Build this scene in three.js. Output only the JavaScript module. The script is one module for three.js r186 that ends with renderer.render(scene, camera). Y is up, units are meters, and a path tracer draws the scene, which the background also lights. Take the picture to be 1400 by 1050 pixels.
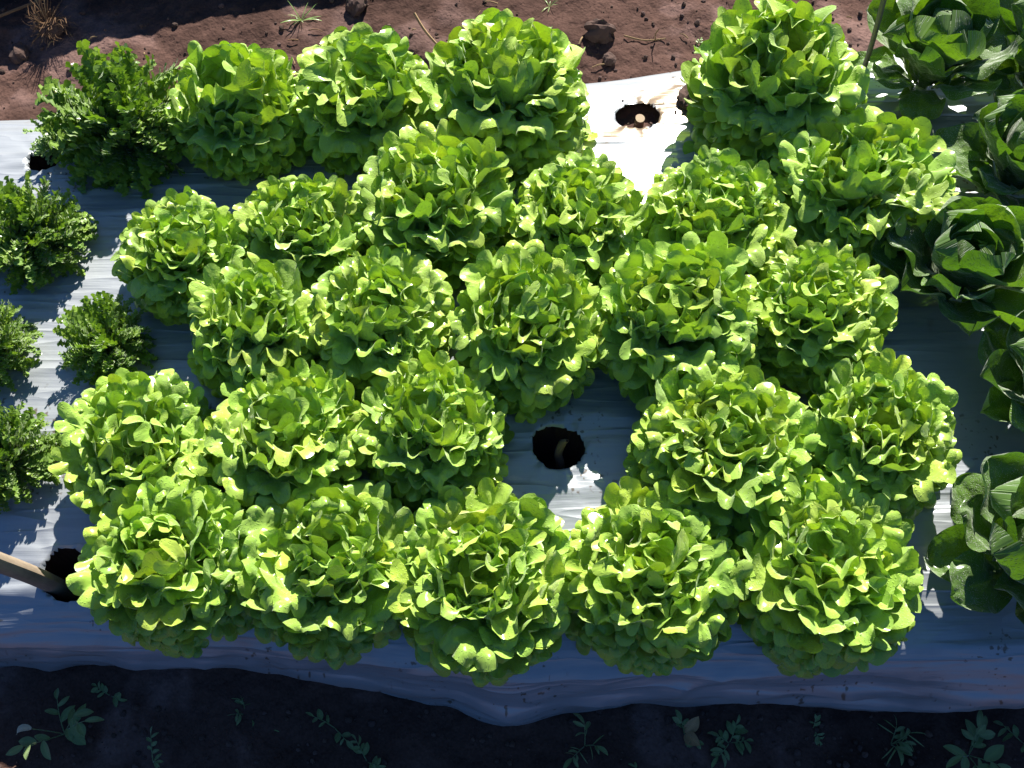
import * as THREE from 'three';
import { mergeGeometries } from 'three/addons/utils/BufferGeometryUtils.js';

// ---------------------------------------------------------------- camera, sky, sun, exposure
const scene = new THREE.Scene();
const DEG = Math.PI / 180;
const camera = new THREE.PerspectiveCamera(38.6, 4 / 3, 0.05, 200);
camera.position.set(0, 1.67, 0.9257);
camera.lookAt(0, 0, 0);

const SUN_EL = 38.5 * DEG, SUN_AZ = 13 * DEG;
const sunDir = new THREE.Vector3(Math.sin(SUN_AZ) * Math.cos(SUN_EL), Math.sin(SUN_EL), -Math.cos(SUN_AZ) * Math.cos(SUN_EL));

{ // clear blue sky, paler to the horizon and round the sun
  const W = 256, H = 128, d = new Float32Array(W * H * 4), v = new THREE.Vector3();
  for (let j = 0; j < H; j++) for (let i = 0; i < W; i++) {
    const el = ((j + 0.5) / H - 0.5) * Math.PI, az = ((i + 0.5) / W - 0.5) * 2 * Math.PI;
    v.set(Math.cos(el) * Math.cos(az), Math.sin(el), Math.cos(el) * Math.sin(az));
    const k = Math.pow(1 - Math.max(0, v.y), 3), g = Math.pow(Math.max(0, v.dot(sunDir)), 6) * 0.22;
    const c = v.y < 0 ? [0.03, 0.027, 0.02] : [0.0165 + 0.045 * k + g * 0.38, 0.051 + 0.058 * k + g * 0.42, 0.140 + 0.06 * k + g * 0.45];
    d.set([...c, 1], (j * W + i) * 4);
  }
  const sky = new THREE.DataTexture(d, W, H, THREE.RGBAFormat, THREE.FloatType);
  sky.mapping = THREE.EquirectangularReflectionMapping; sky.magFilter = THREE.LinearFilter; sky.needsUpdate = true;
  scene.background = sky; scene.environment = sky;
}
const sun = new THREE.DirectionalLight(new THREE.Color().setRGB(1, 0.95, 0.85), 4.8);
sun.position.copy(sunDir).multiplyScalar(8); sun.target.position.set(0, 0, 0);
sun.castShadow = true; sun.shadow.mapSize.set(4096, 4096);
Object.assign(sun.shadow.camera, { left: -2.4, right: 2.4, top: 2.4, bottom: -2.4, near: 1, far: 16 });
scene.add(sun, sun.target);
const renderer = new THREE.WebGLRenderer({ antialias: true });
renderer.setSize(1024, 768);
renderer.toneMapping = THREE.LinearToneMapping;
renderer.toneMappingExposure = 2.6;
renderer.shadowMap.enabled = true;

// ---------------------------------------------------------------- helpers
function rng(seed) { let a = seed >>> 0; return () => { a |= 0; a = a + 0x6D2B79F5 | 0; let t = Math.imul(a ^ a >>> 15, 1 | a); t = t + Math.imul(t ^ t >>> 7, 61 | t) ^ t; return ((t ^ t >>> 14) >>> 0) / 4294967296; }; }
const clamp = (x, a = 0, b = 1) => Math.min(b, Math.max(a, x));
const lerp = (a, b, t) => a + (b - a) * t;
const sstep = (a, b, x) => { const t = clamp((x - a) / (b - a)); return t * t * (3 - 2 * t); };
function hash(i, j, s) { let h = Math.imul(i, 374761393) ^ Math.imul(j, 668265263) ^ Math.imul(s, 2147483647 ^ 0x5bd1e995); h = Math.imul(h ^ h >>> 13, 1274126177); return ((h ^ h >>> 16) >>> 0) / 4294967296; }
function vnoise(x, y, s = 1, px = 0, py = 0) { // value noise 0..1, tileable with periods px, py
  const i = Math.floor(x), j = Math.floor(y), f = x - i, g = y - j, u = f * f * (3 - 2 * f), v = g * g * (3 - 2 * g);
  const w = (a, p) => p ? ((a % p) + p) % p : a;
  const h = (a, b) => hash(w(a, px), w(b, py), s);
  return lerp(lerp(h(i, j), h(i + 1, j), u), lerp(h(i, j + 1), h(i + 1, j + 1), u), v);
}
function fbm(x, y, s = 1, oct = 4, px = 0, py = 0) { let a = 0, k = 0.5, n = 0; for (let o = 0; o < oct; o++) { a += k * vnoise(x, y, s + o, px, py); n += k; k *= 0.55; x *= 2; y *= 2; px *= 2; py *= 2; } return a / n; }
function tex(n, fn, srgb) { // fn(u, v) -> [r, g, b] 0..1
  const d = new Uint8Array(n * n * 4);
  for (let j = 0; j < n; j++) for (let i = 0; i < n; i++) { const c = fn((i + 0.5) / n, (j + 0.5) / n); d.set([c[0] * 255, c[1] * 255, c[2] * 255, 255], (j * n + i) * 4); }
  const t = new THREE.DataTexture(d, n, n, THREE.RGBAFormat); t.wrapS = t.wrapT = THREE.RepeatWrapping; t.magFilter = THREE.LinearFilter; t.minFilter = THREE.LinearMipmapLinearFilter; t.generateMipmaps = true;
  if (srgb) t.colorSpace = THREE.SRGBColorSpace; t.needsUpdate = true; return t;
}
const toS = (c) => c <= 0.0031308 ? c * 12.92 : 1.055 * Math.pow(c, 1 / 2.4) - 0.055;
const taken = {};
function numbered(name) { const k = taken[name] = (taken[name] ?? -1) + 1; return k ? `${name}_${String(k).padStart(3, '0')}` : name; }
function tag(o, label, category, group, kind) { if (label) o.userData.label = label; if (category) o.userData.category = category; if (group) o.userData.group = group; if (kind) o.userData.kind = kind; return o; }
function shadow(o) { o.traverse((m) => { if (m.isMesh) { m.castShadow = true; m.receiveShadow = true; } }); return o; }
function mesh(name, geo, mat, parent = scene) { const m = new THREE.Mesh(geo, mat); m.name = parent === scene ? numbered(name) : name; m.castShadow = m.receiveShadow = true; parent.add(m); return m; }
function thing(name, label, category, x, y, z, group) { const g = new THREE.Group(); g.name = numbered(name); g.position.set(x, y, z); scene.add(g); return tag(g, label, category, group); }
function geo(pos, idx, uv, col) { const g = new THREE.BufferGeometry(); g.setAttribute('position', new THREE.Float32BufferAttribute(pos, 3)); g.setAttribute('uv', new THREE.Float32BufferAttribute(uv, 2)); if (col) g.setAttribute('color', new THREE.Float32BufferAttribute(col, 3)); g.setIndex(idx); g.computeVertexNormals(); return g; }
function tube(points, r0, r1, sides = 7, segs = 12) { // tapered, knobbly tube along points
  const c = new THREE.CatmullRomCurve3(points.map((p) => new THREE.Vector3(...p))), g = new THREE.TubeGeometry(c, segs, 1, sides, false), p = g.attributes.position;
  for (let i = 0; i <= segs; i++) { const o = c.getPointAt(i / segs), r = lerp(r0, r1, i / segs); for (let j = 0; j <= sides; j++) { const k = i * (sides + 1) + j; p.setXYZ(k, o.x + (p.getX(k) - o.x) * r, o.y + (p.getY(k) - o.y) * r, o.z + (p.getZ(k) - o.z) * r); } }
  g.computeVertexNormals(); return g;
}

// ---------------------------------------------------------------- terrain profile (metres)
const zFar = (x) => -0.758 - 0.096 * clamp(x, -3, 3) + 0.010 * Math.sin(x * 5.1 + 1) + 0.006 * Math.sin(x * 13);
const zNear = (x) => 0.412 + 0.054 * clamp(x, -3, 3);
function bedHeight(x, z) { const c = clamp(2 * (z - zFar(x)) / (zNear(x) - zFar(x)) - 1, -1.1, 1.1); return -0.035 * c * c - 0.02 * Math.pow(c, 8); }
const HOLES = [ // x, z, radius x, radius z, pit depth
  [0.257, -0.641, 0.044, 0.040, 0.016], [0.078, 0.118, 0.043, 0.040, 0.13], [-0.722, 0.333, 0.041, 0.041, 0.15], [-0.928, -0.518, 0.033, 0.028, 0.09]];
function holeRatio(x, z, h) { const dx = (x - h[0]) / h[2], dz = (z - h[1]) / h[3], a = Math.atan2(dz, dx); return Math.hypot(dx, dz) / (1 + 0.05 * Math.sin(2 * a + h[0] * 9) + 0.035 * Math.sin(3 * a + h[1] * 20) + 0.022 * Math.sin(7 * a + h[1] * 5) + 0.014 * Math.sin(13 * a + h[0] * 7)); }
const BED2 = (x) => -1.185 - 0.17 * (x + 1.19) - 0.05 * sstep(-0.95, -0.6, x); // foot of the neighbouring bed
function groundHeight(x, z) {
  const rough = (fbm(x * 9, z * 9, 3, 4) - 0.5) * 0.035 + (fbm(x * 55, z * 55, 8, 3) - 0.5) * 0.010;
  let y = -0.2 + rough + 0.02 * sstep(-0.8, -1.1, z) - 0.035 * sstep(0.3, 0.5, z);
  const s = Math.min(z - zFar(x) - 0.012, zNear(x) - 0.01 - z), k = sstep(0, 0.05, s);
  if (k > 0) {
    let b = bedHeight(x, z) - 0.016 + rough * 0.15;
    for (const h of HOLES) { const r = holeRatio(x, z, h); if (r < 1.6) b -= h[4] * (1 - sstep(0.75, 1.45, r)) - rough * 0.5 * (1 - sstep(0.7, 1.2, r)); }
    y = lerp(y, b, k);
  }
  const t = BED2(x) - z; if (t > -0.02) y = lerp(y, 0.08 + rough * 0.3, sstep(-0.02, 0.10, t));
  return y;
}

// ---------------------------------------------------------------- materials
const soilMap = tex(1024, (u, v) => {
  const a = fbm(u * 6, v * 6, 11, 5, 6, 6), b = fbm(u * 40, v * 40, 21, 4, 40, 40), c = vnoise(u * 300, v * 300, 5, 300, 300);
  const k = 0.55 + 0.55 * a + 0.35 * (b - 0.5) + 0.25 * (c - 0.5), dry = sstep(0.54, 0.70, a) * 0.6;
  return [toS(clamp(0.098 * k * (1 + dry))), toS(clamp(0.056 * k * (1 + dry * 1.2))), toS(clamp(0.0455 * k * (1 + dry * 1.4)))];
}, true);
const soilBump = tex(1024, (u, v) => { const h = 0.5 * fbm(u * 30, v * 30, 31, 4, 30, 30) + 0.5 * fbm(u * 130, v * 130, 41, 3, 130, 130); return [h, h, h]; });
const M = {};
M.soil = new THREE.MeshPhysicalMaterial({ map: soilMap, bumpMap: soilBump, bumpScale: 0.006, roughness: 1, specularIntensity: 0.15, vertexColors: true });
M.clod = new THREE.MeshStandardMaterial({ color: new THREE.Color().setRGB(0.075, 0.044, 0.035), roughness: 1 });
// plastic film: long fine stretch creases along the bed
const filmBump = tex(1024, (u, v) => {
  const a = fbm(u * 5, v * 70, 51, 4, 5, 70), b = fbm(u * 26, v * 40, 61, 3, 26, 40), r = Math.pow(1 - Math.abs(2 * vnoise(u * 4, v * 46, 71, 4, 46) - 1), 5);
  const h = clamp(0.45 * a + 0.18 * b + 0.32 * r); return [h, h, h];
});
const filmMap = tex(1024, (u, v) => {
  const a = fbm(u * 3, v * 5, 81, 5, 3, 5), s = fbm(u * 90, v * 90, 91, 3, 90, 90), d = sstep(0.70, 0.80, s) * sstep(0.45, 0.62, fbm(u * 7, v * 7, 95, 3, 7, 7));
  const st = sstep(0.62, 0.9, fbm(u * 6, v * 60, 97, 3, 6, 60));
  const k = 0.93 + 0.10 * (a - 0.5) - 0.12 * st;
  return [toS(k * lerp(1, 0.45, d)), toS(k * lerp(1, 0.36, d)), toS(k * lerp(1, 0.28, d))];
}, true);
M.film = new THREE.MeshPhysicalMaterial({ color: new THREE.Color().setRGB(0.35, 0.375, 0.41), map: filmMap, bumpMap: filmBump, bumpScale: 0.0038, roughness: 0.34, metalness: 0.25, vertexColors: true });
const leafBump = tex(512, (u, v) => { // blistered blade with droplets
  const a = vnoise(u * 11, v * 11, 101, 11, 11), b = vnoise(u * 28, v * 28, 111, 28, 28), c = sstep(0.70, 0.92, vnoise(u * 72, v * 72, 121, 72, 72)) * sstep(0.30, 0.5, vnoise(u * 6, v * 6, 125, 6, 6));
  const h = 0.42 * a + 0.20 * b + 0.38 * c; return [h, h, h];
});
function leafMaterial(r, g, b, through = 0.31, coat = 1.0, bump = 0.0020, coatRough = 0.25) {
  return new THREE.MeshPhysicalMaterial({ color: new THREE.Color().setRGB(r, g, b), vertexColors: true, roughness: 0.92, transmission: through, thickness: 0, clearcoat: coat, clearcoatRoughness: coatRough, bumpMap: leafBump, bumpScale: bump, side: THREE.DoubleSide, ior: 1.75 });
}
const LIME = [leafMaterial(0.32, 0.51, 0.014), leafMaterial(0.38, 0.55, 0.018), leafMaterial(0.265, 0.46, 0.013), leafMaterial(0.325, 0.53, 0.022)];
const DARK = [leafMaterial(0.085, 0.195, 0.005, 0.46, 0.9, 0.0032, 0.24), leafMaterial(0.12, 0.24, 0.006, 0.46, 0.9, 0.0032, 0.24), leafMaterial(0.07, 0.165, 0.005, 0.46, 0.9, 0.0032, 0.24)];
const CURLY = [leafMaterial(0.18, 0.32, 0.012, 0.40, 1, 0.001), leafMaterial(0.23, 0.38, 0.015, 0.40, 1, 0.001), leafMaterial(0.14, 0.27, 0.011, 0.40, 1, 0.001)];
for (const m of [...DARK, ...CURLY]) m.ior = 1.45;
const PALE = [leafMaterial(0.20, 0.36, 0.04, 0.4, 0.8, 0.001)];
const WEED = [leafMaterial(0.13, 0.22, 0.04, 0.35, 0.5, 0.001, 0.4), leafMaterial(0.16, 0.24, 0.06, 0.35, 0.5, 0.001, 0.4)];
M.straw = new THREE.MeshStandardMaterial({ color: new THREE.Color().setRGB(0.27, 0.18, 0.09), roughness: 0.9 });
M.root = new THREE.MeshStandardMaterial({ color: new THREE.Color().setRGB(0.16, 0.09, 0.045), roughness: 1 });
M.deadLeaf = leafMaterial(0.42, 0.26, 0.10, 0.35, 0.1, 0.002, 0.5);
M.paleLeaf = leafMaterial(0.55, 0.50, 0.34, 0.35, 0.1, 0.002, 0.5);

// ---------------------------------------------------------------- ground: one sheet, fine where it is seen
function axis(fine0, fine1, step, out, far) { const a = []; for (let k = far; k >= 1; k--) a.push(fine0 - out * (Math.pow(1.55, k) - 1)); const n = Math.round((fine1 - fine0) / step); for (let i = 0; i <= n; i++) a.push(lerp(fine0, fine1, i / n)); for (let k = 1; k <= far; k++) a.push(fine1 + out * (Math.pow(1.55, k) - 1)); return a; }
{
  const X = axis(-1.35, 1.35, 0.008, 0.05, 15), Z = axis(-1.5, 0.75, 0.008, 0.05, 15), P = [], U = [], I = [], C = [];
  for (const z of Z) for (const x of X) {
    P.push(x, groundHeight(x, z), z); U.push(x / 0.9, -z / 0.9);
    const wet = lerp(1, 0.7, sstep(0.5, 0.66, fbm(x * 5, z * 5, 77, 3))); // damp patches
    C.push(wet, wet, wet);
  }
  const n = X.length; for (let j = 0; j + 1 < Z.length; j++) for (let i = 0; i + 1 < n; i++) { const a = j * n + i; I.push(a, a + n, a + 1, a + 1, a + n, a + n + 1); }
  tag(mesh('ground', geo(P, I, U, C), M.soil), 'bare reddish brown soil of the paths and under the plastic film', 'soil', null, 'structure');
}

// ---------------------------------------------------------------- the plastic mulch film over the raised bed
function wrinkle(x, z) {
  let y = Math.pow(1 - Math.abs(2 * vnoise(x * 1.3 + 4, z * 15 + x * 1.1, 131) - 1), 6) * 0.0055 * sstep(0.42, 0.62, vnoise(x * 2.1, z * 5, 133));
  y += Math.pow(1 - Math.abs(2 * vnoise(x * 2.2, z * 34 - x * 2, 141) - 1), 4) * 0.0026 * sstep(0.35, 0.7, vnoise(x * 3 + 9, z * 6, 143));
  y += (fbm(x * 4, z * 7, 151, 3) - 0.5) * 0.008;
  for (const h of HOLES) { const r = Math.hypot(x - h[0], z - h[1]), a = Math.atan2(z - h[1], x - h[0]); if (r < 0.2) y += (Math.sin(a * 9 + 3 * vnoise(a * 2, r * 20, 155)) * 0.0016 + 0.002) * Math.exp(-Math.abs(r - h[2]) / 0.045); }
  return y;
}
const BOTTOM = [[-3, 0.33], [-1.2, 0.405], [-0.875, 0.418], [-0.5, 0.430], [-0.3, 0.450], [-0.12, 0.490], [0, 0.522], [0.1, 0.505], [0.246, 0.487], [0.5, 0.487], [0.86, 0.497], [1.2, 0.512], [3, 0.60]];
function bottomZ(x) { for (let i = 0; i + 1 < BOTTOM.length; i++) { const [a, p] = BOTTOM[i], [b, q] = BOTTOM[i + 1]; if (x <= b) return lerp(p, q, sstep(a, b, x)); } return 0.62; }
function filmSheet(X, rowsOf, holes, colour) {
  const P = [], U = [], C = [], I = [], n = X.length; let rows = 0, grid = [];
  const cols = X.map((x) => rowsOf(x)); rows = cols[0].length;
  for (let j = 0; j < rows; j++) for (let i = 0; i < n; i++) {
    let [x, y, z, top, s] = cols[i][j];
    grid.push([x, y, z, top]);
    U.push(x / 0.9, s / 0.9); C.push(...colour(x, z, top));
  }
  // cut the planting holes: drop what is inside, pull the rim onto the outline
  const inside = grid.map(([x, , z, top]) => top && holes.some((h) => holeRatio(x, z, h) < 1));
  for (let j = 0; j + 1 < rows; j++) for (let i = 0; i + 1 < n; i++) {
    const a = j * n + i, q = [a, a + n, a + 1, a + n + 1], cnt = q.filter((k) => inside[k]).length;
    if (cnt === 4) continue;
    if (cnt >= 1) {
      if (cnt >= 3) continue;
      for (const k of q) if (inside[k]) { const g = grid[k], h = holes.find((h) => holeRatio(g[0], g[2], h) < 1.001); if (!h) continue; const r = holeRatio(g[0], g[2], h); if (r > 0.5) { g[0] = h[0] + (g[0] - h[0]) / r; g[2] = h[1] + (g[2] - h[1]) / r; g[1] = bedHeight(g[0], g[2]) - 0.002; } }
    }
    I.push(a, a + n, a + 1, a + 1, a + n, a + n + 1);
  }
  for (const g of grid) P.push(g[0], g[1], g[2]);
  return geo(P, I, U, C);
}
{
  const X = axis(-1.3, 1.3, 0.0058, 0.04, 8);
  const rowsOf = (x) => {
    const r = [], zf = zFar(x), zn = zNear(x), zb = bottomZ(x);
    for (let k = 0; k < 12; k++) { const t = k / 12, y = -0.215 + (0.215 - 0.055) * Math.pow(t, 0.9); r.push([x, y + (fbm(x * 6, k * 0.7, 161, 3) - 0.5) * 0.012 * (1 - t), zf - 0.045 * (1 - t) - 0.004 + (fbm(x * 14, k * 0.4, 165, 3) - 0.5) * 0.02 * (1 - t), 0, zf - 0.2 * (1 - t)]); }
    const N = 196;
    for (let k = 0; k <= N; k++) { const z = lerp(zf, zn, k / N); r.push([x, bedHeight(x, z) + wrinkle(x, z), z, 1, z]); }
    const y0 = bedHeight(x, zn), low = -0.235 + (fbm(x * 5 + 3, 2, 171, 3) - 0.5) * 0.05;
    for (let k = 1; k <= 22; k++) {
      const t = k / 22, bulge = Math.sin(t * Math.PI) * 0.012;
      const fold = (Math.pow(1 - Math.abs(2 * vnoise(x * 1.6, t * 6 + x * 1.5, 181) - 1), 4) * 0.020 + (fbm(x * 7, t * 4, 185, 4) - 0.5) * 0.026) * Math.sin(Math.min(1, t * 1.3) * Math.PI * 0.5);
      r.push([x, lerp(y0, low, 0.28 * t + 0.72 * t * t), lerp(zn, zb, 1 - Math.pow(1 - t, 1.8)) + bulge + fold, 0, zn + 0.2 * t]);
    }
    return r;
  };
  const mud = (x, z, top) => { // dried mud washed round the far hole, and small splashes of earth
    if (!top) { const s = z > 0 ? sstep(0.62, 0.8, fbm(x * 12, z * 30, 195, 4)) * 0.12 : 0; return [1 - s * 0.7, 1 - s * 0.8, 1 - s * 0.85]; }
    const n = fbm(x * 38, z * 38, 191, 4), m = fbm(x * 130, z * 130, 193, 2);
    const A = (cx, cz, rx, rz) => 1 - Math.hypot((x - cx) / rx, (z - cz) / rz);
    let k = Math.max(A(0.222, -0.592, 0.075, 0.032), A(0.315, -0.700, 0.085, 0.045), A(0.315, -0.64, 0.05, 0.04), A(0.36, -0.68, 0.05, 0.07) + 0.1);
    k = sstep(0.02, 0.30, k + (n - 0.5) * 1.3 + (m - 0.5) * 0.6 - 0.12);
    const far = Math.max(0, 1 - Math.hypot(x - 0.29, z + 0.65) / 0.5); k = Math.max(k, far * sstep(0.66, 0.74, n) * 0.7);
    k = Math.max(k, 0.35 * sstep(0.74, 0.84, fbm(x * 24, z * 24, 197, 4)));
    return [lerp(1, 0.62, k), lerp(1, 0.42, k), lerp(1, 0.25, k)];
  };
  tag(mesh('mulch_film', filmSheet(X, rowsOf, HOLES, mud), M.film), 'silvery wrinkled plastic mulch film stretched over the raised lettuce bed', 'plastic film');
  // the film of the neighbouring bed, only its lower edge shows
  const X2 = axis(-1.6, 1.3, 0.03, 0.05, 8), rows2 = (x) => { const r = [], b = BED2(x); for (let k = 0; k <= 30; k++) { const t = k / 30; let y, z; if (t < 0.35) { y = lerp(0.0, 0.098, t / 0.35); z = b - 0.035 - 0.07 * t / 0.35; } else { y = 0.10 + 0.01 * Math.sin((t - 0.35) * 4); z = b - 0.105 - (t - 0.35) * 1.3; } r.push([x, y + (fbm(x * 6, k * 0.5, 201, 3) - 0.5) * 0.015, z + (fbm(x * 9, k * 0.3, 203, 3) - 0.5) * 0.02, 0, z]); } return r; };
  const f2 = mesh('mulch_film', filmSheet(X2, rows2, [], () => [1, 1, 1]), M.film);
  tag(f2, 'shaded plastic film of the next bed across the bare soil path', 'plastic film');
}

// ---------------------------------------------------------------- leaves
function bender(total, L, power = 1.4, steps = 40) { // midrib curve in the yz plane; total > 0 curls up
  const ys = [0], zs = [0], as = [0]; for (let i = 1; i <= steps; i++) { const t = i / steps, a = total * Math.pow(t, power); ys.push(ys[i - 1] + Math.sin(a) * L / steps); zs.push(zs[i - 1] + Math.cos(a) * L / steps); as.push(a); }
  return (x, y, z) => { const q = clamp(z / L, 0, 1.0) * steps, i = Math.min(steps - 1, Math.floor(q)), f = q - i, a = lerp(as[i], as[i + 1], f), ex = Math.max(0, z - L); return [x, lerp(ys[i], ys[i + 1], f) + Math.cos(a) * y + Math.sin(a) * ex, lerp(zs[i], zs[i + 1], f) - Math.sin(a) * y + Math.cos(a) * ex]; };
}
function oakLeaf(seed, bendDeg, cup, frill) { // broad cupped lettuce leaf with a frilled, lobed rim, 0.15 m long: base at the origin, tip towards +z, upper side +y
  const r = rng(seed), R = 0.033 + 0.014 * r(), L = 0.15, n = 6 + Math.floor(r() * 3), per = 7, seg = n * per, rings = 6, cz = L - R * 0.92, wide = 0.95 + 0.25 * r();
  const B = bender(bendDeg * DEG, L), P = [], U = [], C = [], I = [], tone = 0.86 + 0.26 * r(), hue = 0.94 + 0.12 * r(), fold = 0.02 + 0.16 * r(), uo = r() * 7, lip = lerp(-0.15, 1.15, r()), cut = 0.22 + 0.16 * r();
  const lobe = Array.from({ length: n }, () => ({ a: (r() < 0.5 ? 1 : -1) * frill * (0.10 + 0.32 * r()), b: -(0.08 + 0.30 * r()) * frill, r: 0.90 + 0.20 * r(), w: (r() - 0.5) * 0.5 }));
  for (const l of lobe) if (l.a < 0) l.b = -l.b;
  const put = (x, y, z, shade) => { P.push(...B(x, y, z)); U.push(x / 0.1 + uo, z / 0.1); C.push(...shade); };
  const rib = [1.4, 1.3, 3.6];
  put(0, 0, cz, rib);
  for (let k = 1; k <= rings; k++) for (let j = 0; j < seg; j++) {
    const rho = Math.pow(k / rings, 0.8), phi = (j / seg) * 2 * Math.PI, q = j / per, li = Math.floor(q) % n, f = q - Math.floor(q), s0 = Math.sin(Math.PI * f), s = Math.pow(s0, 0.5), lb = lobe[li], nb = lobe[(li + (f > 0.5 ? 1 : n - 1)) % n];
    const back = Math.max(0, -Math.cos(phi)), shape = (1 + 0.04 * Math.cos(phi)) * (1 - 0.22 * back * back), e2 = rho * rho, rim = Math.max(0, (rho - 0.62) / 0.38);
    const rad = R * shape * rho * (1 - Math.pow(rho, 3) * cut * (1 - s)) * lerp(1, lb.r, s * rho);
    const wave = lerp((lb.b + nb.b) / 2, lb.a, s0 * s0 * (3 - 2 * s0));
    const ang = phi + lb.w * s0 * rho * 0.16, x = Math.sin(ang) * rad * wide, z = cz + Math.cos(ang) * rad;
    let y = cup * R * e2 + R * wave * Math.pow(rho, 2.6) - R * lip * 0.42 * rim * rim + R * fold * Math.abs(Math.sin(phi)) * rho;
    y += (vnoise(x / 0.011 + uo, z / 0.011, 217) - 0.5) * 0.0080 * (1 - 0.4 * rho) + 0.0012 * (r() - 0.5);
    const vein = Math.exp(-Math.pow(Math.sin(phi * 3.5 + uo) * rho * 9, 2)) * (1 - rho) * 0.5, e = k === rings ? 1.05 : 1;
    put(x * (1 - 0.12 * Math.abs(wave) * e2), y, z, [tone * hue * e * (1 + 0.3 * vein), tone * e * (1 + 0.2 * vein), tone * (1 + 1.6 * vein)]);
  }
  for (let j = 0; j < seg; j++) { const a = 1 + j, b = 1 + (j + 1) % seg; I.push(0, a, b); for (let k = 1; k < rings; k++) { const o = k * seg; I.push(a + o - seg, a + o, b + o, a + o - seg, b + o, b + o - seg); } }
  const base = P.length / 3, S = 5; // pale stalk and midrib
  for (let k = 0; k <= S; k++) { const t = k / S, w = lerp(0.010, 0.0022, t), z = t * (cz + R * 0.45); put(-w, 0.0006, z, rib); put(0, -0.004 * (1 - t) - 0.001, z, rib); put(w, 0.0006, z, rib); }
  for (let k = 0; k < S; k++) for (let m = 0; m < 2; m++) { const a = base + k * 3 + m; I.push(a, a + 3, a + 1, a + 1, a + 3, a + 4); }
  return geo(P, I, U, C);
}
function broadLeaf(seed, bendDeg, cup) { // broad blistered leaf 0.19 m long, rounded tip, wavy rim
  const r = rng(seed), L = 0.19, W = 0.060 + 0.012 * r(), nu = 28, nv = 18, B = bender(bendDeg * DEG, L, 1.3), P = [], U = [], C = [], I = [], ph = r() * 6, fr = 1.3 + r() * 1.2, uo = r() * 7, tone = 0.85 + 0.3 * r(), roll = (r() < 0.35 ? -1 : 1) * (0.2 + 0.5 * r());
  for (let i = 0; i <= nu; i++) for (let j = 0; j <= nv; j++) {
    const u = Math.sin(Math.PI / 2 * i / nu), v = (j / nv) * 2 - 1, av = Math.abs(v), side = v < 0 ? 0 : 2.3, w = W * (0.20 + 0.80 * sstep(0.0, 0.70, u)) * Math.sqrt(Math.max(0, 1 - Math.pow(clamp((u - 0.55) / 0.45), 2.4))) + 0.0012;
    const blade = sstep(0.12, 0.45, u), blister = Math.pow(vnoise(u * L / 0.013 + uo, v * w / 0.013 + uo, 213), 1.5) * 0.0065 * sstep(0.06, 0.2, av) * (1 - 0.6 * Math.pow(av, 4));
    let y = cup * W * v * v * sstep(0.05, 0.5, u) + 0.013 * Math.pow(av, 2.6) * Math.sin(u * 6.28 * fr + ph + side) * blade + blister * blade;
    y += (fbm(u * 3 + uo, v * 1.6, 211, 2) - 0.5) * 0.022 * blade + roll * 0.022 * Math.pow(sstep(0.62, 1, u), 2) - 0.002 * Math.exp(-av * av * 80);
    P.push(...B(v * w * (1 + 0.03 * Math.sin(u * 13 + ph)) * (1 - 0.16 * Math.abs(cup) * av * av), y, u * L)); U.push(v * w / 0.1 + uo, u * L / 0.1);
    const rb = Math.exp(-av * av * lerp(40, 200, u)) * (1 - 0.6 * u), ed = j === 0 || j === nv ? 1.12 : 1; C.push(tone * ed * (1 + 0.9 * rb), tone * ed * (1 + 0.6 * rb), tone * (1 + 2 * rb));
  }
  for (let i = 0; i < nu; i++) for (let j = 0; j < nv; j++) { const a = i * (nv + 1) + j; I.push(a, a + nv + 1, a + 1, a + 1, a + nv + 1, a + nv + 2); }
  return geo(P, I, U, C);
}
function curlyLeaf(seed, bendDeg) { // finely cut endive leaf 0.13 m long: a narrow rib with many toothed curling leaflets
  const r = rng(seed), L = 0.13, B = bender(bendDeg * DEG, L, 1.2), P = [], U = [], C = [], I = [];
  const put = (x, y, z, c) => { P.push(...B(x, y, z)); U.push(x / 0.1, z / 0.1); C.push(...c); return P.length / 3 - 1; };
  let last = null; for (let k = 0; k <= 6; k++) { const t = k / 6, w = lerp(0.0035, 0.001, t), z = t * L, c = [1.5, 1.3, 2]; const a = put(-w, 0, z, c), b = put(w, 0, z, c); if (last) I.push(last[0], a, last[1], last[1], a, b); last = [a, b]; }
  const N = 46;
  for (let k = 0; k < N; k++) {
    const t = 0.25 + 0.75 * (k + r()) / N, side = k % 2 ? 1 : -1, len = (0.008 + 0.010 * r()) * (1.15 - 0.4 * t), ang = lerp(1.3, 0.25, t) * side + (r() - 0.5) * 0.9, x0 = side * 0.001, z0 = t * L;
    const lift = (r() - 0.25) * 1.3, curl = (r() - 0.5) * 1.6, wid = 0.0021 + 0.0020 * r();
    const dx = Math.sin(ang), dz = Math.cos(ang), px = dz, pz = -dx, s = 0.85 + 0.3 * r(), c = [s, s, s];
    const at = (d, w, up) => put(x0 + dx * d * len + px * w * wid, up * len, z0 + dz * d * len + pz * w * wid, c);
    const a = at(0, -0.4, 0), b = at(0, 0.4, 0), e = at(0.55, -1, lift * 0.4 + 0.12), f = at(0.55, 1, lift * 0.4 - 0.05), g = at(1, -0.55, lift + curl * 0.4), h = at(0.95, 0.5, lift + curl * 0.3), i = at(0.75, -1.9, lift * 0.7 + 0.2), j = at(0.8, 1.8, lift * 0.5 - 0.1);
    I.push(a, e, b, b, e, f, e, g, f, f, g, h, e, i, g, f, h, j);
  }
  return geo(P, I, U, C);
}
const pick = (r, a) => a[Math.floor(r() * a.length)];
const stemGeo = new THREE.CylinderGeometry(0.014, 0.011, 0.05, 8, 1);
M.stem = new THREE.MeshStandardMaterial({ color: new THREE.Color().setRGB(0.42, 0.48, 0.25), roughness: 0.7 });
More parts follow.
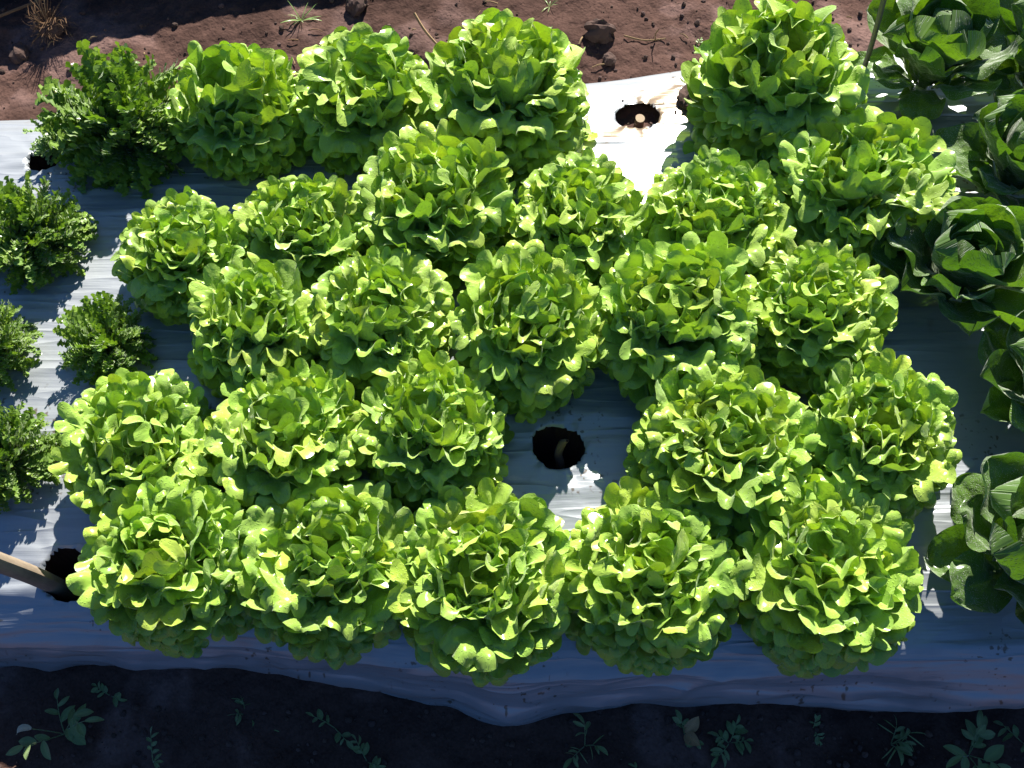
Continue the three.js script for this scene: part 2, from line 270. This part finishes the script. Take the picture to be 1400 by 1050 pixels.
function addLeaf(root, g, mat, az, el, roll, s, y0, off) {
  const m = mesh('leaf', g, mat, root); m.rotation.order = 'YXZ'; m.rotation.set(-el, az, roll); m.scale.setScalar(s); m.position.set(Math.sin(az) * off, y0, Math.cos(az) * off); return m;
}
const dome = (el, R, H, p) => 1 / Math.pow(Math.pow(Math.abs(Math.cos(el)) / R, p) + Math.pow(Math.abs(Math.sin(el)) / H, p), 1 / p); // full, slightly flattened dome
function oakLettuce(label, x, z, R, H, seed) {
  const y = bedHeight(x, z) - 0.004, g = thing('lettuce', label, 'lettuce', x, y, z, 'lime green loose leaf lettuces on the film'), r = rng(seed * 7919 + 13);
  const st = mesh('stem', stemGeo, M.stem, g); st.position.y = 0.005;
  const N = 108 + Math.floor(r() * 18), a0 = r() * 6.28, open = r();
  for (let i = 0; i < N; i++) {
    const t = (i + 0.5) / N, el = Math.asin(clamp(1 - 1.06 * Math.pow(t, 0.90), -0.06, 0.998)) + (r() - 0.5) * 0.10, az = a0 + i * 2.39996 + (r() - 0.5) * 0.4;
    const heart = t < 0.25, low = t > 0.80, bend = heart ? lerp(25, -25, r()) : low ? lerp(-20, -55, r()) : lerp(-10, -55, r()) - 25 * open;
    const env = dome(el, R, H, 2.6), grow = heart ? lerp(0.70, 0.92, t / 0.25) + 0.08 * r() : 0.93 + 0.12 * r(), s = env * grow / 0.15;
    const leaf = oakLeaf(seed * 1000 + i, bend, heart ? lerp(0.3, 0.6, r()) : low ? lerp(-0.1, 0.25, r()) : lerp(0.1, 0.5, r()), heart ? 1.3 : low ? 0.75 : 1.05);
    addLeaf(g, leaf, pick(r, LIME), az, Math.max(el, 0) + (heart ? 0.04 : low ? 0.12 : -bend * DEG * 0.36), (r() - 0.5) * 0.55, s * (heart ? 0.95 : 1), 0.018 + 0.02 * (1 - t), 0.004);
  }
  g.rotation.set((r() - 0.5) * 0.22, 0, (r() - 0.5) * 0.22); g.scale.set(0.95 + 0.1 * r(), 0.92 + 0.16 * r(), 0.95 + 0.1 * r());
  return g;
}
function broadLettuce(label, x, z, R, H, seed) {
  const g = thing('dark_lettuce', label, 'lettuce', x, bedHeight(x, z) - 0.003, z, 'dark green broad leaved lettuces'), r = rng(seed * 7919 + 5);
  mesh('stem', stemGeo, M.stem, g).position.y = 0.005;
  const N = 26, a0 = r() * 6.28;
  for (let i = 0; i < N; i++) {
    const t = (i + 0.5) / N, el = lerp(85, 34, Math.pow(t, 0.85)) * DEG + (r() - 0.5) * 0.12, az = a0 + i * 2.39996 + (r() - 0.5) * 0.3;
    const s = dome(el, R, H, 2.2) * (t < 0.35 ? 0.62 + 1.1 * t : 1.02) * (0.92 + 0.2 * r()) / 0.19;
    addLeaf(g, broadLeaf(seed * 1000 + i, t < 0.3 ? lerp(8, -20, r()) : lerp(0, -85, t * (0.4 + 0.6 * r())), t < 0.5 ? lerp(0.4, 0.75, r()) : lerp(0.05, 0.55, r())), pick(r, DARK), az, el + (t < 0.3 ? 0 : 0.10), (r() - 0.5) * 0.4, s, 0.02, 0.006 + 0.020 * t);
  }
  return g;
}
function curlyEndive(label, x, z, R, H, seed, mats = CURLY, N = 120) {
  const g = thing('curly_endive', label, 'endive', x, bedHeight(x, z) - 0.003, z, 'curly endives on the film'), r = rng(seed * 7919 + 3);
  mesh('stem', stemGeo, M.stem, g).position.y = 0.005;
  const a0 = r() * 6.28;
  for (let i = 0; i < N; i++) {
    const t = (i + 0.5) / N, el = Math.asin(clamp(1 - 1.04 * t, -0.04, 0.998)) + (r() - 0.5) * 0.2, az = a0 + i * 2.39996 + (r() - 0.5) * 0.4;
    const s = dome(el, R, H, 2.4) * 1.08 * (0.84 + 0.20 * r()) / 0.13;
    addLeaf(g, curlyLeaf(seed * 1000 + i, lerp(10, -100, r())), pick(r, mats), az, el + 0.22, (r() - 0.5) * 1.6, s, 0.02, 0.005);
  }
  return g;
}

// ---------------------------------------------------------------- the planted rows
const ORD = ['first', 'second', 'third', 'fourth', 'fifth', 'sixth'];
const ROWS = [
  ['in the row along the weedy shaded path', [[-0.525, 0.335, 0.125, 0.20], [-0.293, 0.345, 0.132, 0.205], [-0.039, 0.362, 0.140, 0.21], [0.213, 0.368, 0.130, 0.20], [0.482, 0.358, 0.138, 0.20]]],
  ['in the row with the dry stalk hole', [[-0.602, 0.150, 0.122, 0.18], [-0.366, 0.144, 0.120, 0.175], [-0.121, 0.131, 0.112, 0.18], [0.336, 0.157, 0.130, 0.19], [0.598, 0.131, 0.120, 0.17]]],
  ['in the middle row of the bed', [[-0.447, -0.060, 0.108, 0.17], [-0.225, -0.082, 0.116, 0.18], [0.024, -0.072, 0.128, 0.205], [0.286, -0.080, 0.140, 0.205], [0.533, -0.096, 0.120, 0.18]]],
  ['in the row second from the bare soil', [[-0.589, -0.220, 0.107, 0.16], [-0.381, -0.275, 0.108, 0.17], [-0.134, -0.335, 0.136, 0.21], [0.125, -0.293, 0.120, 0.19], [0.370, -0.300, 0.122, 0.19], [0.645, -0.355, 0.152, 0.22]]],
  ['in the row beside the sunlit bare soil', [[-0.522, -0.572, 0.118, 0.265], [-0.294, -0.602, 0.136, 0.275], [-0.010, -0.578, 0.150, 0.28], [0.508, -0.596, 0.158, 0.30]]]];
let seed = 1;
for (const [where, list] of ROWS) list.forEach(([x, z, R, H], i) => oakLettuce(`lime green lettuce, ${ORD[i]} from the curly endives ${where}`, x, z, R * 1.06, H * 1.03, seed++));

curlyEndive('large dark green curly endive at the edge of the sunlit bare soil', -0.758, -0.555, 0.128, 0.19, 61, CURLY, 190);
curlyEndive('tiny pale green curly endive sprouting beside the small hole', -0.893, -0.560, 0.052, 0.08, 62, PALE, 60);
curlyEndive('dark green curly endive in front of the small hole in the film', -0.880, -0.288, 0.094, 0.115, 63, CURLY, 160);
curlyEndive('smallest dark green curly endive, beside lime lettuces and a strip of lit film', -0.704, -0.062, 0.072, 0.095, 64, CURLY, 130);
curlyEndive('dark green curly endive with a pale leaf, between two other endives', -0.910, -0.050, 0.080, 0.09, 65, CURLY, 130);
curlyEndive('dense dark green curly endive nearest to the hole with the wooden stake', -0.838, 0.150, 0.080, 0.095, 66, CURLY, 150);

broadLettuce('dark green broad leaved lettuce behind the thin grey pole', 0.850, -0.720, 0.122, 0.22, 71);
broadLettuce('dark green broad leaved lettuce beyond the grey pole, at the bed corner', 1.070, -0.715, 0.120, 0.22, 72);
broadLettuce('dark green broad leaved lettuce next to the bright specks on the film', 0.955, -0.430, 0.118, 0.20, 73);
broadLettuce('dark green open lettuce with tightly cupped leaves beside the lime lettuces', 0.795, -0.185, 0.122, 0.19, 74);
broadLettuce('dark green blistered lettuce in the row with the dry stalk hole', 0.900, 0.045, 0.112, 0.18, 75);
broadLettuce('dark green lettuce with long upright leaves at the weedy path end of its row', 0.810, 0.325, 0.122, 0.22, 76);

// ---------------------------------------------------------------- stake, pole, stalk and stump
M.wood = new THREE.MeshStandardMaterial({ color: 0xffffff, map: tex(256, (u, v) => { const g = fbm(u * 24, v * 3, 221, 4, 24, 3), k = 0.75 + 0.5 * (g - 0.5) + 0.15 * vnoise(u * 60, v * 60, 231, 60, 60); return [toS(0.36 * k), toS(0.28 * k), toS(0.20 * k)]; }, true), roughness: 0.8 });
{
  const g = tube([[0, -0.16, 0], [-0.006, 0.0, 0.02], [-0.02, 0.2, 0.05], [-0.028, 0.42, 0.08]], 0.0150, 0.0142, 14, 20);
  const m = mesh('wooden_stake', g, M.wood); m.position.set(-0.748, 0.0, 0.330);
  tag(m, 'round weathered wooden stake standing in the hole at the bed edge', 'stake');
}
{
  M.pole = new THREE.MeshStandardMaterial({ color: new THREE.Color().setRGB(0.10, 0.09, 0.085), roughness: 0.6, metalness: 0.0 });
  const t = thing('grey_pole', 'thin grey riser pole standing between lime and dark lettuces', 'pole', 0.712, bedHeight(0.71, -0.715), -0.715);
  mesh('pipe', tube([[0.012, -0.05, -0.02], [-0.004, 0.12, 0.012], [-0.03, 0.30, 0.045], [-0.055, 0.5, 0.08]], 0.0054, 0.0054, 10, 16), M.pole, t);
  mesh('collar', new THREE.CylinderGeometry(0.008, 0.008, 0.03, 12).translate(-0.0555, 0.5, 0.08), M.pole, t);
}
M.stalk = new THREE.MeshStandardMaterial({ color: new THREE.Color().setRGB(0.34, 0.22, 0.15), roughness: 0.9 });
M.cut = new THREE.MeshStandardMaterial({ color: new THREE.Color().setRGB(0.42, 0.31, 0.20), roughness: 0.7 });
{
  const t = thing('dry_stalk', 'dry brown cut stalk sticking up in the dark hole in the film', 'stalk', 0.083, groundHeight(0.083, 0.118) + 0.018, 0.112);
  mesh('stem', tube([[0, -0.01, 0], [0.002, 0.05, 0.002], [-0.003, 0.09, 0.0], [0.003, 0.125, -0.004]], 0.009, 0.0065, 9, 14), M.stalk, t);
  mesh('torn_top', tube([[0.003, 0.120, -0.004], [0.006, 0.136, 0.000], [0.010, 0.148, 0.004]], 0.007, 0.003, 7, 6), M.stalk, t);
}
{
  const t = thing('cut_stump', 'pale cut lettuce stump in the sunlit hole beside the mud stains', 'stump', 0.262, groundHeight(0.262, -0.641), -0.641);
  mesh('stem', new THREE.CylinderGeometry(0.009, 0.011, 0.03, 12).translate(0, 0.010, 0), M.stalk, t);
  mesh('cut_face', new THREE.CylinderGeometry(0.0095, 0.0095, 0.004, 12).translate(0, 0.027, 0).rotateX(0.2), M.cut, t);
}

// ---------------------------------------------------------------- clods, crumbs, straw, roots
function clodGeo(sd, detail = 2) { const g = new THREE.IcosahedronGeometry(1, detail), p = g.attributes.position; for (let i = 0; i < p.count; i++) { const x = p.getX(i), y = p.getY(i), z = p.getZ(i), k = 0.55 + 0.9 * fbm(x * 2.2 + sd * 3 + 9, y * 2.2 + z * 2.9 + 5, sd, 4); p.setXYZ(i, x * k, y * k * 0.72, z * k); } g.computeVertexNormals(); return g; }
function clod(label, x, z, r, sd, sy = 1) { const m = mesh('soil_clod', clodGeo(sd, 3), M.clod); m.position.set(x, groundHeight(x, z) + r * 0.3, z); m.scale.set(r, r * sy, r * 0.8); m.rotation.y = sd; return tag(m, label, 'clod', 'clods of earth on the bare soil path'); }
clod('large rounded clod of earth casting a black shadow near the film edge', 0.205, -1.030, 0.034, 3, 1.2);
clod('small flat clod of earth just beside the film edge', 0.225, -0.955, 0.018, 5);
clod('low clod of earth beside the dead root ball', -1.145, -0.985, 0.026, 8);
clod('broad low clod of earth beside the grass tuft', -0.37, -1.13, 0.032, 11);
{ const m = mesh('soil_clod', clodGeo(14, 3), M.clod); m.position.set(0.365, bedHeight(0.365, -0.675) + 0.01, -0.675); m.scale.set(0.022, 0.022, 0.036); tag(m, 'dark clod of earth on the film against a lime lettuce', 'clod'); }
{
  const r = rng(909), g = clodGeo(21, 1), N = 3300, im = new THREE.InstancedMesh(g, M.clod, N), d = new THREE.Object3D(), c = new THREE.Color();
  for (let i = 0; i < N; i++) {
    const far = i < 1500; let x = (r() * 2 - 1) * 1.3, z = far ? lerp(zFar(x) - 0.05, -1.35, r()) : lerp(0.5, 0.72, r());
    if (i > N - 36) { const a = r() * 6.28, q = 0.05 + 0.09 * r() * r(); x = 0.28 + Math.cos(a) * q; z = -0.645 + Math.sin(a) * q * 0.7; }
    const s = 0.0010 + 0.0065 * Math.pow(r(), 5), y = i > N - 36 ? bedHeight(x, z) + wrinkle(x, z) : groundHeight(x, z);
    d.position.set(x, y + s * 0.3, z); d.rotation.set(r() * 6, r() * 6, r() * 6); d.scale.setScalar(i > N - 36 ? s * 0.55 : s); d.updateMatrix(); im.setMatrixAt(i, d.matrix);
    const k = 0.6 + 0.8 * r(); im.setColorAt(i, c.setRGB(k, k, k * (0.9 + 0.2 * r())));
  }
  im.name = 'soil_crumbs'; im.castShadow = im.receiveShadow = true; scene.add(tag(im, 'loose crumbs of brown earth scattered on the soil paths', 'soil crumbs', null, 'stuff'));
}
function straw(name, label, pts, rad, mat = M.straw) { const P = pts.map(([x, z, u]) => [x, groundHeight(x, z) + (u ?? 0.006), z]); return tag(mesh(name, tube(P, rad, rad * 0.7, 6, 10), mat), label, name === 'dry_twig' ? 'twig' : 'straw', 'dry bits on the bare soil path'); }
straw('dry_twig', 'long brown stick lying in shadow beside the dead root ball', [[-1.30, -1.03, 0.01], [-1.18, -1.085, 0.02], [-1.07, -1.135, 0.03]], 0.0045, M.root);
straw('dry_twig', 'bent dry twig leaning out behind two lime lettuces', [[-0.225, -1.045, 0.05], [-0.20, -1.01, 0.03], [-0.14, -0.95, 0.012]], 0.0035);
straw('straw', 'pale straw lying along the film edge beyond the sunlit hole', [[0.262, -1.030], [0.31, -1.022], [0.36, -1.026]], 0.0022);
straw('straw', 'short upright pale straw beside the lying straw', [[0.335, -1.02, 0.004], [0.333, -1.018, 0.025], [0.338, -1.012, 0.045]], 0.0018);
{ const r = rng(77); for (let k = 0; k < 34; k++) { const x = -1.15 + 2.2 * r(), z = lerp(-0.93, -1.14, r()), a = r() * 6.28, l = 0.008 + 0.028 * r(); straw('straw', 'short scrap of dry straw on the bare soil path', [[x, z], [x + Math.cos(a) * l * 0.5, z + Math.sin(a) * l * 0.5, 0.009], [x + Math.cos(a) * l, z + Math.sin(a) * l]], 0.0012 + 0.001 * r(), r() < 0.6 ? M.straw : M.root); } }
{ // dead grass root ball
  const x = -1.075, z = -1.035, t = thing('root_ball', 'dead uprooted clump of dry grass roots on the bare soil path', 'root clump', x, groundHeight(x, z), z), r = rng(31);
  const c = mesh('earth', clodGeo(33, 3), M.clod, t); c.scale.set(0.028, 0.030, 0.026); c.position.y = 0.025;
  const part = []; for (let k = 0; k < 170; k++) { const a = r() * 6.28, e = -0.3 + r() * 1.6, l = 0.03 + 0.035 * r(), d = [Math.cos(a) * Math.cos(e), Math.sin(e), Math.sin(a) * Math.cos(e)], b = r() * 0.02 - 0.01; part.push(tube([[d[0] * 0.02, 0.028 + d[1] * 0.02, d[2] * 0.02], [d[0] * l * 0.7 + b, 0.03 + d[1] * l * 0.7, d[2] * l * 0.7 - b], [d[0] * l + b, 0.024 + d[1] * l * 1.1, d[2] * l + b * 2]], 0.0008, 0.0004, 4, 5)); }
  tag(mesh('roots', mergeGeometries(part), M.root, t), null, null, null, 'stuff');
  for (let k = 0; k < 5; k++) mesh('dry_blade', tube([[0, 0.04, 0], [0.006 * k - 0.012, 0.075, -0.01], [0.018 * (k - 2), 0.10 + 0.012 * k, -0.025]], 0.0014, 0.0005, 5, 8), k % 2 ? M.straw : M.root, t);
}
function bladeGeo(sd, L, W, bendDeg) { const B = bender(bendDeg * DEG, L, 1.3), P = [], U = [], C = [], I = [], n = 9; for (let i = 0; i <= n; i++) { const u = i / n, w = W * Math.pow(Math.sin(Math.PI * clamp(0.06 + 0.94 * u, 0, 0.995)), 0.8); for (const v of [-1, -0.5, 0, 0.5, 1]) { P.push(...B(v * w, 0.25 * w * v * v + 0.06 * W * Math.sin(u * 9 + sd + v), u * L)); U.push(v * w / 0.1, u * L / 0.1); const k = v === 0 ? 1.25 : 1; C.push(k, k, k); } } for (let i = 0; i < n; i++) for (let j = 0; j < 4; j++) { const a = i * 5 + j; I.push(a, a + 5, a + 1, a + 1, a + 5, a + 6); } return geo(P, I, U, C); }
const BLADES = [bladeGeo(1, 0.05, 0.011, -40), bladeGeo(2, 0.05, 0.014, -20), bladeGeo(3, 0.05, 0.008, -60)], GRASS = [bladeGeo(4, 0.06, 0.0022, -50), bladeGeo(5, 0.06, 0.0016, -20)];
function weed(name, label, x, z, size, N, sd, geos, mats, upright = 0.8, group) {
  const t = thing(name, label, name.includes('grass') ? 'grass' : 'weed', x, groundHeight(x, z) - 0.002, z, group), r = rng(sd * 31 + 7);
  if (geos === GRASS) { for (let k = 0; k < N; k++) addLeaf(t, pick(r, geos), pick(r, mats), k * 2.4 + r() * 2, upright * (0.1 + 1.3 * r()), (r() - 0.5) * 0.6, size / 0.05 * (0.6 + 0.6 * r()), 0.003, 0.001); return t; }
  const S = Math.max(2, Math.round(N / 4));
  for (let k = 0; k < S; k++) {
    const az = k * 2.4 + r() * 2, lean = 0.3 + 0.9 * r(), len = size * (0.6 + 0.8 * r()), dx = Math.sin(az) * Math.sin(lean), dz = Math.cos(az) * Math.sin(lean), dy = Math.cos(lean) * upright + 0.15, cx = (r() - 0.5) * 0.3, cz = (r() - 0.5) * 0.3;
    const at = (u) => [dx * len * u + cx * len * u * u, dy * len * u * (1 - 0.25 * u), dz * len * u + cz * len * u * u];
    const st = mesh('stem', tube([at(0), at(0.35), at(0.7), at(1)], 0.0011, 0.0006, 5, 8), mats[0], t);
    const M_ = 4 + Math.floor(r() * 4);
    for (let q = 0; q < M_; q++) { const u = 0.35 + 0.65 * q / (M_ - 1), p = at(u), last = q === M_ - 1, m = addLeaf(st, pick(r, geos), pick(r, mats), last ? az : az + (q % 2 ? 1 : -1) * (0.7 + 0.6 * r()), 0.1 + 0.6 * (r() - 0.3), (r() - 0.5) * 1.2, (0.30 + 0.25 * r()) * size / 0.045, 0, 0); m.position.set(...p); }
  }
  return t;
}
weed('grass_tuft', 'small bright green grass tuft on the bare soil behind the lettuces', -0.500, -1.090, 0.040, 14, 1, GRASS, PALE, 0.9);
weed('grass_tuft', 'tiny grass sprout on the bare soil beyond the straw', 0.090, -1.135, 0.03, 8, 2, GRASS, PALE, 0.8);
weed('seedling', 'tiny green seedling on the bare soil beside the large curly endive', -1.045, -0.880, 0.026, 6, 3, BLADES, PALE, 0.6);
weed('seedling', 'tiny upright seedling on the bare soil between straws and dark lettuces', 0.43, -1.01, 0.022, 4, 4, BLADES, PALE, 0.9);
{
  const t = weed('weed', 'sunlit weed with small pointed leaves and one cream withered leaf', -0.755, 0.545, 0.066, 16, 11, BLADES, WEED, 1.35);
  mesh('stem', tube([[0, 0, 0], [-0.015, 0.035, 0.002], [-0.032, 0.062, 0.004]], 0.0011, 0.0008, 5, 8), WEED[0], t);
  const m = addLeaf(t, bladeGeo(9, 0.045, 0.012, -110), M.paleLeaf, -1.7, 0.5, 0.6, 0.7, 0, 0); m.position.set(-0.032, 0.062, 0.004); m.name = 'withered_leaf'; tag(m, 'withered cream leaf');
}
{
  const t = weed('weed', 'weed with an orange brown dead leaf on the shaded path', 0.291, 0.545, 0.035, 8, 12, BLADES, WEED, 0.8);
  for (let k = 0; k < 2; k++) { const m = addLeaf(t, BLADES[1], M.deadLeaf, 0.6 + k * 1.7, 0.9, 0.4, 0.8, 0.004, 0.002); m.name = 'dead_leaf'; tag(m, 'orange brown dead leaf'); }
}
const SHADE = [['low dark weed under the overhang of the bed edge', -0.457, 0.512, 0.040, 13], ['small dark weed below the folded flap of film', -0.30, 0.535, 0.034, 9], ['weed with three narrow leaves on the shaded path', -0.242, 0.590, 0.036, 3], ['leggy dark weed under the lowest point of the film', 0.122, 0.565, 0.046, 12], ['bushy dark weed beside the dead orange leaf', 0.365, 0.560, 0.042, 17], ['sparse weed against the foot of the film', 0.51, 0.535, 0.026, 6], ['wide dark weed below the last lime lettuce', 0.640, 0.560, 0.052, 15], ['largest dark weed, below the dark green lettuces', 0.763, 0.580, 0.066, 18], ['little weed at the film foot under the wooden stake', -0.690, 0.480, 0.028, 6], ['five leaved weed next to the leggy one', 0.215, 0.61, 0.034, 5], ['drooping dark weed near the sunlit weed', -0.60, 0.590, 0.036, 8], ['dark weed under the row of dark lettuces, near the largest weed', 0.86, 0.560, 0.042, 11]];
SHADE.forEach(([label, x, z, s, n], i) => { const t = weed('weed', label, x, z, s, n, 40 + i, i % 3 ? BLADES : [BLADES[2], GRASS[0]], WEED, 0.35 + 0.25 * (i % 4), 'weeds on the shaded path'); t.rotation.set(((i * 37) % 11 - 5) * 0.06, 0, ((i * 53) % 13 - 6) * 0.06); });

shadow(scene);
renderer.render(scene, camera);
